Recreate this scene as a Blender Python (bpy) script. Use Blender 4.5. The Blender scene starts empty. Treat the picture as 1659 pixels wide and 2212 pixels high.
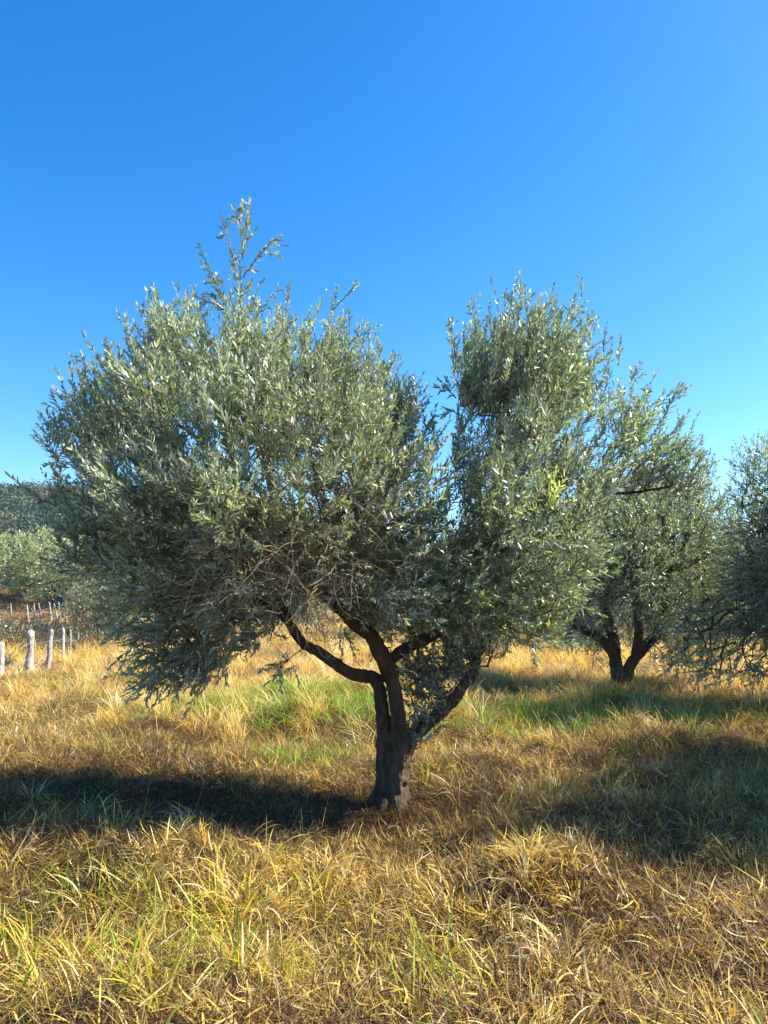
import bpy, math, random
import numpy as np
from mathutils import Vector, Matrix

scene = bpy.context.scene
COL = scene.collection
R = np.random.RandomState

# ------------------------------------------------------------------ camera
F = 1671.0                      # focal length in units of a 1659 x 2212 frame
PITCH = math.radians(6.3)
CAMZ = 1.6
def P(px, py, Z):
    """world point that lies Z metres in front of the camera in direction (px,py)"""
    a = (px - 829.5) / F; b = -(py - 1106.0) / F
    y = math.cos(PITCH) - b * math.sin(PITCH)
    z = math.sin(PITCH) + b * math.cos(PITCH)
    s = Z / y
    return np.array([a * s, Z, CAMZ + z * s])
cam_d = bpy.data.cameras.new('camera'); cam = bpy.data.objects.new('camera', cam_d); COL.objects.link(cam)
cam.location = (0, 0, CAMZ); cam.rotation_euler = (math.pi / 2 + PITCH, 0, 0)
cam_d.sensor_fit = 'VERTICAL'; cam_d.angle = 2 * math.atan(1106.0 / F)
cam_d.clip_start = 0.05; cam_d.clip_end = 3000
scene.camera = cam

# ------------------------------------------------------------------ tags
def tag(o, label=None, cat=None, group=None, kind=None):
    if label: o['label'] = label
    if cat: o['category'] = cat
    if group: o['group'] = group
    if kind: o['kind'] = kind
    return o
def empty(name, loc=(0, 0, 0), rz=0.0):
    o = bpy.data.objects.new(name, None); COL.objects.link(o)
    o.location = Vector([float(v) for v in loc]); o.rotation_euler = (0, 0, rz); o.empty_display_size = .2
    return o

# ------------------------------------------------------------------ mesh from arrays
def mesh_obj(name, verts, faces, mat, parent=None, col=None, smooth=False, nper=4, origin=None):
    """faces: (n,nper) array or list of such arrays"""
    v = np.asarray(verts, dtype=np.float32)
    if origin is not None: v = v - np.asarray(origin, dtype=np.float32)
    if not isinstance(faces, list): faces = [faces]
    faces = [np.asarray(f, dtype=np.int32) for f in faces if len(f)]
    loops = np.concatenate([f.ravel() for f in faces])
    tot = np.concatenate([np.full(len(f), f.shape[1], dtype=np.int32) for f in faces])
    start = np.concatenate([[0], np.cumsum(tot)[:-1]]).astype(np.int32)
    me = bpy.data.meshes.new(name)
    me.vertices.add(len(v)); me.vertices.foreach_set('co', v.ravel())
    me.loops.add(len(loops)); me.loops.foreach_set('vertex_index', loops)
    me.polygons.add(len(tot)); me.polygons.foreach_set('loop_start', start)
    try: me.polygons.foreach_set('loop_total', tot)
    except Exception: pass
    if smooth: me.polygons.foreach_set('use_smooth', np.ones(len(tot), dtype=bool))
    if col is not None:
        a = me.color_attributes.new('Col', 'FLOAT_COLOR', 'POINT')
        c = np.ones((len(v), 4), dtype=np.float32); c[:, :col.shape[1]] = col
        a.data.foreach_set('color', c.ravel())
    me.update(calc_edges=True)
    if mat: me.materials.append(mat)
    o = bpy.data.objects.new(name, me); COL.objects.link(o)
    if parent is not None: o.parent = parent
    return o

# ------------------------------------------------------------------ noise
def hash2(ix, iy, seed):
    n = (ix.astype(np.int64) * 374761393 + iy.astype(np.int64) * 668265263 + seed * 974634777) & 0xffffffff
    n = ((n ^ (n >> 13)) * 1274126177) & 0xffffffff
    n = n ^ (n >> 16)
    return (n & 0xffffff) / float(0xffffff)
def vnoise(x, y, s, seed=0):
    x = np.asarray(x, float) / s; y = np.asarray(y, float) / s
    ix = np.floor(x); iy = np.floor(y); fx = x - ix; fy = y - iy
    fx = fx * fx * (3 - 2 * fx); fy = fy * fy * (3 - 2 * fy)
    a = hash2(ix, iy, seed); b = hash2(ix + 1, iy, seed); c = hash2(ix, iy + 1, seed); d = hash2(ix + 1, iy + 1, seed)
    return (a * (1 - fx) + b * fx) * (1 - fy) + (c * (1 - fx) + d * fx) * fy
def sstep(a, b, x):
    t = np.clip((x - a) / (b - a), 0, 1); return t * t * (3 - 2 * t)

# ------------------------------------------------------------------ terrain height
def H(x, y):
    x = np.asarray(x, float); y = np.asarray(y, float)
    h = (vnoise(x, y, 2.7, 1) - .5) * .22 + (vnoise(x, y, .9, 2) - .5) * .25 + (vnoise(x, y, 11, 3) - .5) * .25
    h = h + (vnoise(x, y, .33, 4) - .5) * .09
    w = np.exp(-((x - .05) ** 2 + (y - 6.2) ** 2) / 1.5)
    h = h * (1 - .8 * w)
    near = np.exp(-(x ** 2 + y ** 2) / 3.0); h = h * (1 - near)
    # bank that rises at the far left, behind a shallow ditch
    left = sstep(-4, -9, x)
    h = h + left * (sstep(37, 52, y) * 1.45 - .55 * np.exp(-((y - 27) / 4.0) ** 2))
    h = h - sstep(-5.5, -8, x) * .38 * np.exp(-((y - 19.5) / 5.0) ** 2)
    h = h + sstep(30, 80, y) * .8 + sstep(80, 400, np.hypot(x, y)) * 3
    return h

# ------------------------------------------------------------------ materials
def new_mat(name):
    m = bpy.data.materials.new(name); m.use_nodes = True
    nt = m.node_tree; nt.nodes.clear()
    return m, nt, nt.nodes, nt.links
def N(nt, t, **kw):
    n = nt.nodes.new(t)
    for k, v in kw.items(): setattr(n, k, v)
    return n
def leafy_mat(name, transl=.35, rough=.5, spec=.3, under=None, tint=(1, 1, 1)):
    """blade / leaf: diffuse + translucent, colour from the Col attribute, optional paler underside"""
    m, nt, nd, lk = new_mat(name)
    at = N(nt, 'ShaderNodeAttribute'); at.attribute_name = 'Col'
    colout = at.outputs['Color']
    if under is not None:
        geo = N(nt, 'ShaderNodeNewGeometry')
        mx = N(nt, 'ShaderNodeMix', data_type='RGBA')
        lk.new(geo.outputs['Backfacing'], mx.inputs['Factor'])
        mx2 = N(nt, 'ShaderNodeMix', data_type='RGBA'); mx2.inputs['Factor'].default_value = .7
        lk.new(colout, mx2.inputs['A']); mx2.inputs['B'].default_value = (*under, 1)
        lk.new(colout, mx.inputs['A']); lk.new(mx2.outputs['Result'], mx.inputs['B'])
        colout = mx.outputs['Result']
    pb = N(nt, 'ShaderNodeBsdfPrincipled'); pb.inputs['Roughness'].default_value = rough
    pb.inputs['Specular IOR Level'].default_value = spec
    lk.new(colout, pb.inputs['Base Color'])
    tr = N(nt, 'ShaderNodeBsdfTranslucent')
    tm = N(nt, 'ShaderNodeMix', data_type='RGBA', blend_type='MULTIPLY'); tm.inputs['Factor'].default_value = 1
    tm.inputs['B'].default_value = (*tint, 1); lk.new(at.outputs['Color'], tm.inputs['A'])
    lk.new(tm.outputs['Result'], tr.inputs['Color'])
    ms = N(nt, 'ShaderNodeMixShader'); ms.inputs[0].default_value = transl
    lk.new(pb.outputs[0], ms.inputs[1]); lk.new(tr.outputs[0], ms.inputs[2])
    out = N(nt, 'ShaderNodeOutputMaterial'); lk.new(ms.outputs[0], out.inputs['Surface'])
    return m
def bark_mat(name, c1, c2, c3, scale=14, bump=.6, c4=None):
    m, nt, nd, lk = new_mat(name)
    tc = N(nt, 'ShaderNodeTexCoord'); mp = N(nt, 'ShaderNodeMapping'); mp.inputs['Scale'].default_value = (1, 1, .2)
    lk.new(tc.outputs['Object'], mp.inputs['Vector'])
    n1 = N(nt, 'ShaderNodeTexNoise'); n1.inputs['Scale'].default_value = scale; n1.inputs['Detail'].default_value = 8; n1.inputs['Roughness'].default_value = .7
    vo = N(nt, 'ShaderNodeTexVoronoi'); vo.feature = 'DISTANCE_TO_EDGE'; vo.inputs['Scale'].default_value = scale * 2.2
    n2 = N(nt, 'ShaderNodeTexNoise'); n2.inputs['Scale'].default_value = scale * .3; n2.inputs['Detail'].default_value = 5
    lk.new(mp.outputs[0], n1.inputs['Vector']); lk.new(tc.outputs['Object'], n2.inputs['Vector'])
    wv = N(nt, 'ShaderNodeVectorMath', operation='ADD'); sc = N(nt, 'ShaderNodeVectorMath', operation='SCALE'); sc.inputs['Scale'].default_value = .08
    lk.new(n1.outputs['Color'], sc.inputs[0]); lk.new(mp.outputs[0], wv.inputs[0]); lk.new(sc.outputs[0], wv.inputs[1])
    lk.new(wv.outputs[0], vo.inputs['Vector'])
    cr = N(nt, 'ShaderNodeValToRGB'); e = cr.color_ramp.elements
    e[0].position = .33; e[0].color = (*c1, 1); e[1].position = .7; e[1].color = (*c2, 1)
    lk.new(n1.outputs['Fac'], cr.inputs['Fac'])
    cr2 = N(nt, 'ShaderNodeValToRGB'); e = cr2.color_ramp.elements
    e[0].position = .48; e[0].color = (0, 0, 0, 1); e[1].position = .62; e[1].color = (1, 1, 1, 1)
    lk.new(n2.outputs['Fac'], cr2.inputs['Fac'])
    mx = N(nt, 'ShaderNodeMix', data_type='RGBA'); lk.new(cr2.outputs[0], mx.inputs['Factor'])
    lk.new(cr.outputs[0], mx.inputs['A']); mx.inputs['B'].default_value = (*c3, 1)
    pb = N(nt, 'ShaderNodeBsdfPrincipled'); pb.inputs['Roughness'].default_value = .9; pb.inputs['Specular IOR Level'].default_value = .15
    lk.new(mx.outputs['Result'], pb.inputs['Base Color'])
    ad = N(nt, 'ShaderNodeMath', operation='ADD'); mr = N(nt, 'ShaderNodeMath', operation='MULTIPLY'); mr.inputs[1].default_value = 1.5; mr.use_clamp = True
    lk.new(vo.outputs['Distance'], mr.inputs[0]); lk.new(mr.outputs[0], ad.inputs[0]); lk.new(n1.outputs['Fac'], ad.inputs[1])
    bp = N(nt, 'ShaderNodeBump'); bp.inputs['Strength'].default_value = bump; bp.inputs['Distance'].default_value = .035
    lk.new(ad.outputs[0], bp.inputs['Height']); lk.new(bp.outputs[0], pb.inputs['Normal'])
    out = N(nt, 'ShaderNodeOutputMaterial'); lk.new(pb.outputs[0], out.inputs['Surface'])
    return m
def soil_mat():
    m, nt, nd, lk = new_mat('soil')
    tc = N(nt, 'ShaderNodeTexCoord')
    n1 = N(nt, 'ShaderNodeTexNoise'); n1.inputs['Scale'].default_value = 22; n1.inputs['Detail'].default_value = 10; n1.inputs['Roughness'].default_value = .75
    n2 = N(nt, 'ShaderNodeTexNoise'); n2.inputs['Scale'].default_value = .6; n2.inputs['Detail'].default_value = 4
    lk.new(tc.outputs['Object'], n1.inputs['Vector']); lk.new(tc.outputs['Object'], n2.inputs['Vector'])
    cr = N(nt, 'ShaderNodeValToRGB'); e = cr.color_ramp.elements
    e[0].position = .3; e[0].color = (.022, .012, .007, 1); e[1].position = .75; e[1].color = (.16, .09, .04, 1)
    lk.new(n1.outputs['Fac'], cr.inputs['Fac'])
    # far away the sheet is read as dry grassland: straw tint grows with distance from the orchard
    sx = N(nt, 'ShaderNodeVectorMath', operation='LENGTH'); lk.new(tc.outputs['Object'], sx.inputs[0])
    mr = N(nt, 'ShaderNodeMapRange'); mr.inputs['From Min'].default_value = 12; mr.inputs['From Max'].default_value = 40; mr.inputs['To Max'].default_value = .8
    lk.new(sx.outputs['Value'], mr.inputs['Value'])
    cr3 = N(nt, 'ShaderNodeValToRGB'); e = cr3.color_ramp.elements
    e[0].position = .35; e[0].color = (.14, .09, .035, 1); e[1].position = .65; e[1].color = (.38, .25, .09, 1)
    lk.new(n2.outputs['Fac'], cr3.inputs['Fac'])
    mx = N(nt, 'ShaderNodeMix', data_type='RGBA'); lk.new(mr.outputs[0], mx.inputs['Factor']); lk.new(cr.outputs[0], mx.inputs['A']); lk.new(cr3.outputs[0], mx.inputs['B'])
    pb = N(nt, 'ShaderNodeBsdfPrincipled'); pb.inputs['Roughness'].default_value = .95; pb.inputs['Specular IOR Level'].default_value = .1
    lk.new(mx.outputs['Result'], pb.inputs['Base Color'])
    bp = N(nt, 'ShaderNodeBump'); bp.inputs['Strength'].default_value = .8; bp.inputs['Distance'].default_value = .03
    lk.new(n1.outputs['Fac'], bp.inputs['Height']); lk.new(bp.outputs[0], pb.inputs['Normal'])
    out = N(nt, 'ShaderNodeOutputMaterial'); lk.new(pb.outputs[0], out.inputs['Surface'])
    return m
M_grass = leafy_mat('dry_grass_blade', transl=.38, rough=.5, spec=.25, tint=(1.15, 1.0, .7))
M_green = leafy_mat('green_grass_blade', transl=.45, rough=.5, spec=.3, tint=(1.25, 1.3, .5))
M_leaf = leafy_mat('olive_leaf', transl=.30, rough=.38, spec=.5, under=(.50, .53, .43), tint=(1.3, 1.5, .6))
M_wood = leafy_mat('forest_leaf', transl=.15, rough=.7, spec=.2)
M_bark = bark_mat('olive_bark', (.050, .032, .020), (.25, .17, .11), (.14, .10, .065), bump=1.0)
M_bark_red = bark_mat('olive_bark_reddish', (.040, .020, .012), (.17, .09, .05), (.10, .055, .033))
M_twig = bark_mat('twig_bark', (.10, .08, .06), (.26, .22, .17), (.16, .12, .09), scale=30, bump=.3)
M_dead = bark_mat('dead_twig', (.30, .22, .13), (.55, .43, .28), (.42, .32, .2), scale=30, bump=.3)
M_post = bark_mat('weathered_post', (.22, .19, .16), (.66, .61, .55), (.46, .41, .36), scale=11, bump=1.0)
M_soil = soil_mat()
m, nt, nd, lk = new_mat('fence_wire'); pb = N(nt, 'ShaderNodeBsdfPrincipled'); pb.inputs['Base Color'].default_value = (.45, .43, .41, 1)
pb.inputs['Metallic'].default_value = .7; pb.inputs['Roughness'].default_value = .55
_n = N(nt, 'ShaderNodeTexNoise'); _n.inputs['Scale'].default_value = 30; _r = N(nt, 'ShaderNodeValToRGB'); _r.color_ramp.elements[0].color = (.12, .07, .05, 1); _r.color_ramp.elements[1].color = (.6, .58, .55, 1)
lk.new(_n.outputs['Fac'], _r.inputs['Fac']); lk.new(_r.outputs[0], pb.inputs['Base Color'])
lk.new(pb.outputs[0], N(nt, 'ShaderNodeOutputMaterial').inputs['Surface']); M_wire = m

# ------------------------------------------------------------------ tubes
def tube(pts, rad, sides=8, rough=0.0, rng=None, ridges=0, closed=True):
    pts = np.asarray(pts, float); n = len(pts); rad = np.asarray(rad, float)
    tan = np.gradient(pts, axis=0); tan /= np.linalg.norm(tan, axis=1)[:, None] + 1e-9
    up = np.array([.3, .9, .2]); V = []
    nrm = np.cross(tan[0], up); nrm /= np.linalg.norm(nrm)
    ang = np.arange(sides) * 2 * math.pi / sides
    ph = rng.uniform(0, 6.28) if rng is not None else 0
    for i in range(n):
        nrm = nrm - tan[i] * nrm.dot(tan[i]); nrm /= np.linalg.norm(nrm) + 1e-9
        bi = np.cross(tan[i], nrm)
        r = np.full(sides, rad[i])
        if ridges: r = r * (1 + .10 * np.cos(ridges * ang + ph + i * .05) + .06 * np.cos((ridges * 2 + 1) * ang + ph * 2 - i * .08))
        if rough and rng is not None: r = r * (1 + rng.uniform(-rough, rough, sides))
        V.append(pts[i] + nrm * (np.cos(ang) * r)[:, None] + bi * (np.sin(ang) * r)[:, None])
    V = np.concatenate(V); a = np.arange(sides); b = (a + 1) % sides
    Fq = []
    for i in range(n - 1):
        Fq.append(np.stack([i * sides + a, i * sides + b, (i + 1) * sides + b, (i + 1) * sides + a], 1))
    Fq = np.concatenate(Fq)
    if closed:
        V = np.concatenate([V, pts[:1], pts[-1:] + tan[-1:] * rad[-1] * .5]); c0 = n * sides; c1 = c0 + 1
        T = np.concatenate([np.stack([b, a, np.full(sides, c0)], 1), np.stack([(n - 1) * sides + a, (n - 1) * sides + b, np.full(sides, c1)], 1)])
    else: T = np.zeros((0, 3), int)
    return V, Fq, T
class Soup:
    def __init__(s): s.v = []; s.q = []; s.t = []; s.n = 0; s.c = []
    def add(s, V, Q=None, T=None, C=None):
        if Q is not None and len(Q): s.q.append(np.asarray(Q) + s.n)
        if T is not None and len(T): s.t.append(np.asarray(T) + s.n)
        s.v.append(V); s.n += len(V)
        if C is not None: s.c.append(C)
    def build(s, name, mat, parent=None, smooth=False, origin=None):
        f = []
        if s.q: f.append(np.concatenate(s.q))
        if s.t: f.append(np.concatenate(s.t))
        return mesh_obj(name, np.concatenate(s.v), f, mat, parent, np.concatenate(s.c) if s.c else None, smooth, origin=origin)
def spline(ctrl, n):
    """Catmull-Rom through control rows (any number of columns)"""
    c = np.asarray(ctrl, float); c = np.concatenate([2 * c[:1] - c[1:2], c, 2 * c[-1:] - c[-2:-1]])
    m = len(c) - 3; out = []
    for t in np.linspace(0, m - 1e-6, n):
        i = int(t); u = t - i; a, b, d, e = c[i], c[i + 1], c[i + 2], c[i + 3]
        out.append(.5 * (2 * b + (d - a) * u + (2 * a - 5 * b + 4 * d - e) * u * u + (3 * b - a - 3 * d + e) * u ** 3))
    return np.array(out)

def batch_tubes(lines, r0, r1, sides=3):
    """lines: (n,k,3); thin tapered tubes, vectorised"""
    L = np.asarray(lines, float); n, k, _ = L.shape
    tan = np.gradient(L, axis=1); tan /= np.linalg.norm(tan, axis=2, keepdims=True) + 1e-9
    ref = np.tile(np.array([.31, .87, .37]), (n, k, 1))
    a = np.cross(tan, ref); a /= np.linalg.norm(a, axis=2, keepdims=True) + 1e-9
    b = np.cross(tan, a)
    rr = (np.asarray(r0).reshape(-1, 1) * (1 - np.linspace(0, 1, k)) + np.asarray(r1).reshape(-1, 1) * np.linspace(0, 1, k))
    rr = np.broadcast_to(rr, (n, k))
    ang = np.arange(sides) * 2 * math.pi / sides
    V = L[:, :, None, :] + rr[:, :, None, None] * (a[:, :, None, :] * np.cos(ang)[None, None, :, None] + b[:, :, None, :] * np.sin(ang)[None, None, :, None])
    idx = np.arange(n * k * sides).reshape(n, k, sides); nx = np.roll(idx, -1, axis=2)
    Q = np.stack([idx[:, :-1], nx[:, :-1], nx[:, 1:], idx[:, 1:]], -1).reshape(-1, 4)
    return V.reshape(-1, 3), Q

# ------------------------------------------------------------------ leaves
def leaf_mesh(pos, d, nrm, L, W, col, rng, simple=False):
    """pos,d,nrm (n,3); L,W (n); col (n,3)"""
    n = len(pos)
    d = d / (np.linalg.norm(d, axis=1)[:, None] + 1e-9)
    s = np.cross(d, nrm); s /= np.linalg.norm(s, axis=1)[:, None] + 1e-9
    nn = np.cross(s, d)
    L = L[:, None]; W = W[:, None]
    if simple:
        V = np.stack([pos, pos + d * L * .5 + s * W * .5, pos + d * L, pos + d * L * .5 - s * W * .5], 1)
        Q = np.arange(n * 4).reshape(n, 4); C = np.repeat(col, 4, axis=0)
        return V.reshape(-1, 3), Q, np.zeros((0, 3), int), C
    bend = rng.uniform(-.18, .1, (n, 1)) * L
    a1 = pos + d * L * .33 + nn * bend * .15; a2 = pos + d * L * .70 + nn * bend * .55
    V = np.stack([pos, a1 + s * W * .5, a2 + s * W * .40, pos + d * L + nn * bend, a2 - s * W * .40, a1 - s * W * .5], 1)
    k = np.arange(n)[:, None] * 6
    Q = k + np.array([[1, 2, 4, 5]]); T = np.concatenate([k + np.array([[0, 1, 5]]), k + np.array([[2, 3, 4]])])
    C = np.repeat(col, 6, axis=0)
    return V.reshape(-1, 3), Q, T, C

def rnd_unit(rng, n):
    v = rng.normal(size=(n, 3)); return v / np.linalg.norm(v, axis=1)[:, None]

OL = np.array([[.175, .200, .110], [.220, .248, .155], [.300, .322, .225], [.410, .422, .330], [.125, .155, .082]])
def shoots_with_leaves(rng, base, direc, length, leafL, leafW, spacing, tone=None, curve=.35, k=7, simple=False, stem_r=.0022, palette=OL, jit=.06):
    """base/direc (n,3), length (n): curved shoots with opposite leaves. returns stems(lines), leaf arrays"""
    n = len(base)
    d = direc / (np.linalg.norm(direc, axis=1)[:, None] + 1e-9)
    bend = rnd_unit(rng, n) * curve; bend[:, 2] += curve * .5
    t = np.linspace(0, 1, k)[None, :, None]
    lines = base[:, None, :] + (d[:, None, :] * t + bend[:, None, :] * t * t * .5) * length[:, None, None]
    lines = lines + rng.normal(size=lines.shape) * .004 * (t > 0)
    cnt = np.maximum(3, (length / spacing).astype(int)); tot = int(cnt.sum())
    si = np.repeat(np.arange(n), cnt)
    u = (np.arange(tot) - np.repeat(np.concatenate([[0], np.cumsum(cnt)[:-1]]), cnt) + 1) / np.repeat(cnt, cnt)
    u = np.clip(u + rng.uniform(-.02, .02, tot), .05, 1)
    f = u * (k - 1); i0 = np.minimum(f.astype(int), k - 2); fr = (f - i0)[:, None]
    p = lines[si, i0] * (1 - fr) + lines[si, i0 + 1] * fr
    tn = lines[si, i0 + 1] - lines[si, i0]; tn /= np.linalg.norm(tn, axis=1)[:, None] + 1e-9
    # two opposite leaves at each station, successive pairs turned
    ref = rnd_unit(rng, n)[si]; a = np.cross(tn, ref); a /= np.linalg.norm(a, axis=1)[:, None] + 1e-9; b = np.cross(tn, a)
    ph = (np.arange(tot) % 2) * (math.pi / 2) + rng.uniform(-.5, .5, tot)
    side = a * np.cos(ph)[:, None] + b * np.sin(ph)[:, None]
    P2 = np.concatenate([p, p]); S2 = np.concatenate([side, -side]); T2 = np.concatenate([tn, tn]); U2 = np.concatenate([u, u]); I2 = np.concatenate([si, si])
    spread = rng.uniform(.4, 1.05, (2 * tot, 1)) * (1.15 - .5 * U2[:, None])
    ld = T2 + S2 * spread + rng.normal(size=(2 * tot, 3)) * .22
    nrm = T2 - S2 * .3 + rng.normal(size=(2 * tot, 3)) * .45
    ll = leafL * rng.uniform(.6, 1.25, 2 * tot) * (1.05 - .35 * U2 ** 3); lw = leafW * rng.uniform(.75, 1.25, 2 * tot); sz = rng.uniform(.72, 1.25, n)[I2]; ll = ll * sz; lw = lw * sz ** .5
    base_c = palette[rng.randint(0, len(palette), 2 * tot)]
    shoot_t = (rng.uniform(.8, 1.25, n))[I2][:, None]
    c = base_c * shoot_t * rng.uniform(.8, 1.2, (2 * tot, 1))
    if tone is not None: c = c * tone[I2]
    keep = rng.uniform(size=2 * tot) > .06
    return lines, (P2[keep], ld[keep], nrm[keep], ll[keep], lw[keep], c[keep])

# ------------------------------------------------------------------ tree growth
def grow(rng, skel, targets, tips_r=.0035, seg=.22, expo=2.4, rmax=.035):
    """attach every target point to the closest node already in the tree; returns nodes, parent, radius"""
    nodes = [np.asarray(p) for p in skel]; parent = [-1] * len(nodes)
    tg = np.asarray(targets); sk = np.asarray(skel)
    dist = np.array([np.min(np.linalg.norm(sk - t, axis=1)) for t in tg])
    order = np.argsort(dist)
    cap = len(nodes) + len(tg) * 12; arr = np.zeros((cap, 3)); arr[:len(nodes)] = sk; nn = len(nodes); par = [-1] * nn
    depth = np.zeros(cap); tips = []
    for i in order:
        p = tg[i]; dd = np.linalg.norm(arr[:nn] - p, axis=1) + .12 * depth[:nn]
        j = int(np.argmin(dd)); q = arr[j]; L = np.linalg.norm(p - q)
        m = max(1, min(10, int(L / seg))); last = j
        side = rng.normal(size=3) * .10 * L; side *= .6; side[2] -= .05 * L
        for k in range(1, m + 1):
            t = k / m; x = q + (p - q) * t + side * math.sin(math.pi * t)
            arr[nn] = x; par.append(last); depth[nn] = depth[last] + L / m; last = nn; nn += 1
        tips.append(last)
    w = np.zeros(nn); 
    for t in tips: w[t] = max(w[t], tips_r ** expo)
    for i in range(nn - 1, len(sk) - 1, -1):
        if w[i] == 0: w[i] = tips_r ** expo
        if par[i] >= len(sk): w[par[i]] += w[i]
    rad = np.minimum(w ** (1 / expo), rmax)
    return arr[:nn], np.array(par), rad, np.array(tips)
def branch_soup(nodes, par, rad, nskel, sides=5):
    idx = np.arange(nskel, len(nodes)); p = par[idx]
    r1 = rad[idx]; r0 = np.where(p >= nskel, np.minimum(rad[p], r1 * 1.35), r1 * 1.25)
    a = nodes[p]; b = nodes[idx]; ext = (b - a) * .06
    V, Q = batch_tubes(np.stack([a - ext, (a + b) / 2, b + ext], 1), r0, r1, sides)
    return V, Q

def sample_puffs(rng, puffs, dens):
    pts = []; wt = []
    for (c, r, k) in puffs:
        c = np.asarray(c); r = np.asarray(r)
        n = max(4, int(dens * k * (r[0] * r[1] * r[2]) ** .8))
        u = rnd_unit(rng, n) * (rng.uniform(size=(n, 1)) ** (1 / 2.4))
        pts.append(c + u * r)
    return np.concatenate(pts)

exec_trees = True
# ------------------------------------------------------------------ MAIN TREE
def main_tree():
    rng = R(11); Z0 = 6.2
    base = np.array([.045, Z0, 0.0]); base[2] = float(H(base[0], base[1])) - .02
    root = empty('olive_tree', base)
    tag(root, 'large sunlit olive tree in the centre, forked dark trunk, one tall shoot above its crown', 'olive tree', 'olive trees of the orchard')
    def line(rows, n):
        return spline([list(P(x, y, Z0 + dz)) + [r] for x, y, dz, r in rows], n)
    # trunk: two fused stems with a groove, fused by a voxel remesh
    S = Soup()
    right = line([(858, 1780, -.02, .16), (857, 1740, -.02, .135), (858, 1690, -.02, .108), (866, 1640, -.02, .100), (864, 1600, -.03, .092), (860, 1555, -.06, .078), (855, 1501, -.10, .073), (843, 1455, -.14, .072), (829, 1425, -.17, .070)], 60)
    left = line([(826, 1780, .02, .13), (828, 1740, .02, .105), (832, 1690, .02, .082), (832, 1640, .02, .075), (830, 1590, .02, .066), (826, 1540, .03, .060), (819, 1495, .04, .056), (813, 1470, .05, .055)], 60)
    rfork = line([(866, 1660, 0, .085), (876, 1625, .02, .078), (893, 1592, .06, .07), (912, 1569, .1, .066)], 24)
    for L, f_ in ((right, .74), (left, .90), (rfork, .74)):
        V, Q, T = tube(L[:, :3], L[:, 3] * f_, 28, .02, rng, ridges=5); S.add(V, Q, T)
    # root flares
    for ang, ln, rr in ((3.4, .34, .055), (2.6, .2, .05), (4.3, .28, .06), (5.3, .3, .06), (.2, .26, .05), (1.4, .3, .05)):
        b0 = base + np.array([-.02, 0, .26]); ln *= .78; rr *= .85; b1 = base + np.array([math.cos(ang) * ln, math.sin(ang) * ln, -.06])
        L = spline([list(b0) + [.045], list((b0 + b1) / 2 + np.array([0, 0, -.06])) + [rr * 1.1], list(b1) + [rr * .6]], 14)
        V, Q, T = tube(L[:, :3], L[:, 3], 12, .03, rng); S.add(V, Q, T)
    for (x, y, r) in ((838, 1600, .04), (872, 1690, .035), (820, 1560, .03), (850, 1480, .045)):
        c = P(x, y, Z0 - .09); L = np.array([c + [0, .05, -.05], c + [0, .03, 0], c + [0, .05, .05]])
        V, Q, T = tube(L, [r * .6, r, r * .6], 10, .05, rng); S.add(V, Q, T)
    tk = S.build('trunk', M_bark, root, smooth=True, origin=base)
    md = tk.modifiers.new('fuse', 'REMESH'); md.mode = 'VOXEL'; md.voxel_size = .011; md.use_smooth_shade = True
    tx = bpy.data.textures.new('bark_lumps', 'CLOUDS'); tx.noise_scale = .06; tx.noise_depth = 3
    dm = tk.modifiers.new('bark', 'DISPLACE'); dm.texture = tx; dm.strength = .032; dm.mid_level = .5; dm.texture_coords = 'LOCAL'
    limbs = {
     'left': ([(826, 1478, .04, .06), (805, 1464, .05, .058), (752, 1451, .0, .056), (695, 1412, -.05, .05), (653, 1387, -.1, .046), (624, 1341, -.15, .042), (599, 1284, -.2, .038), (560, 1220, -.3, .032), (500, 1150, -.4, .026), (430, 1080, -.45, .02), (330, 1020, -.4, .014), (230, 960, -.3, .009)], M_bark),
     'middle': ([(846, 1462, -.13, .068), (834, 1437, -.16, .070), (802, 1377, -.24, .066), (773, 1352, -.28, .060), (738, 1320, -.32, .052), (690, 1270, -.34, .046), (640, 1190, -.3, .04), (600, 1090, -.2, .033), (565, 980, -.1, .027), (540, 880, 0, .02), (527, 790, 0, .015), (524, 700, 0, .011)], M_bark_red),
     'right': ([(900, 1580, .08, .066), (912, 1569, .1, .064), (962, 1529, .16, .056), (997, 1487, .2, .050), (1026, 1444, .22, .046), (1028, 1416, .22, .043), (1051, 1384, .25, .040), (1075, 1330, .3, .034), (1110, 1250, .35, .028), (1160, 1170, .4, .022), (1235, 1105, .4, .02), (1291, 1069, .4, .017), (1363, 1064, .4, .014), (1450, 1050, .45, .009)], M_bark),
     'back right': ([(842, 1440, -.08, .05), (850, 1418, -.02, .052), (908, 1384, .1, .05), (962, 1359, .15, .046), (1008, 1318, .15, .042), (1044, 1265, .12, .04), (1050, 1190, .1, .034), (1061, 1105, .1, .03), (1082, 1043, .12, .027), (1128, 962, .15, .023), (1169, 900, .2, .018), (1183, 820, .25, .013), (1175, 740, .25, .008)], M_bark),
     'riser': ([(895, 1392, .08, .034), (880, 1330, .1, .03), (850, 1240, .15, .027), (800, 1130, .2, .024), (760, 1010, .25, .02), (730, 900, .3, .015), (720, 800, .3, .01)], M_bark),
     'side': ([(1058, 1120, .1, .02), (1100, 1085, .0, .019), (1170, 1044, -.1, .014), (1240, 1010, -.1, .009)], M_bark),
     'outer left': ([(640, 1190, -.3, .026), (560, 1060, 0, .022), (430, 950, .2, .018), (320, 870, .3, .012), (240, 800, .3, .008)], M_bark),
     'low left': ([(624, 1341, -.15, .028), (540, 1290, -.1, .022), (450, 1310, -.1, .016), (400, 1390, -.15, .010), (390, 1450, -.2, .006)], M_bark),
    }
    skel = []
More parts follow.
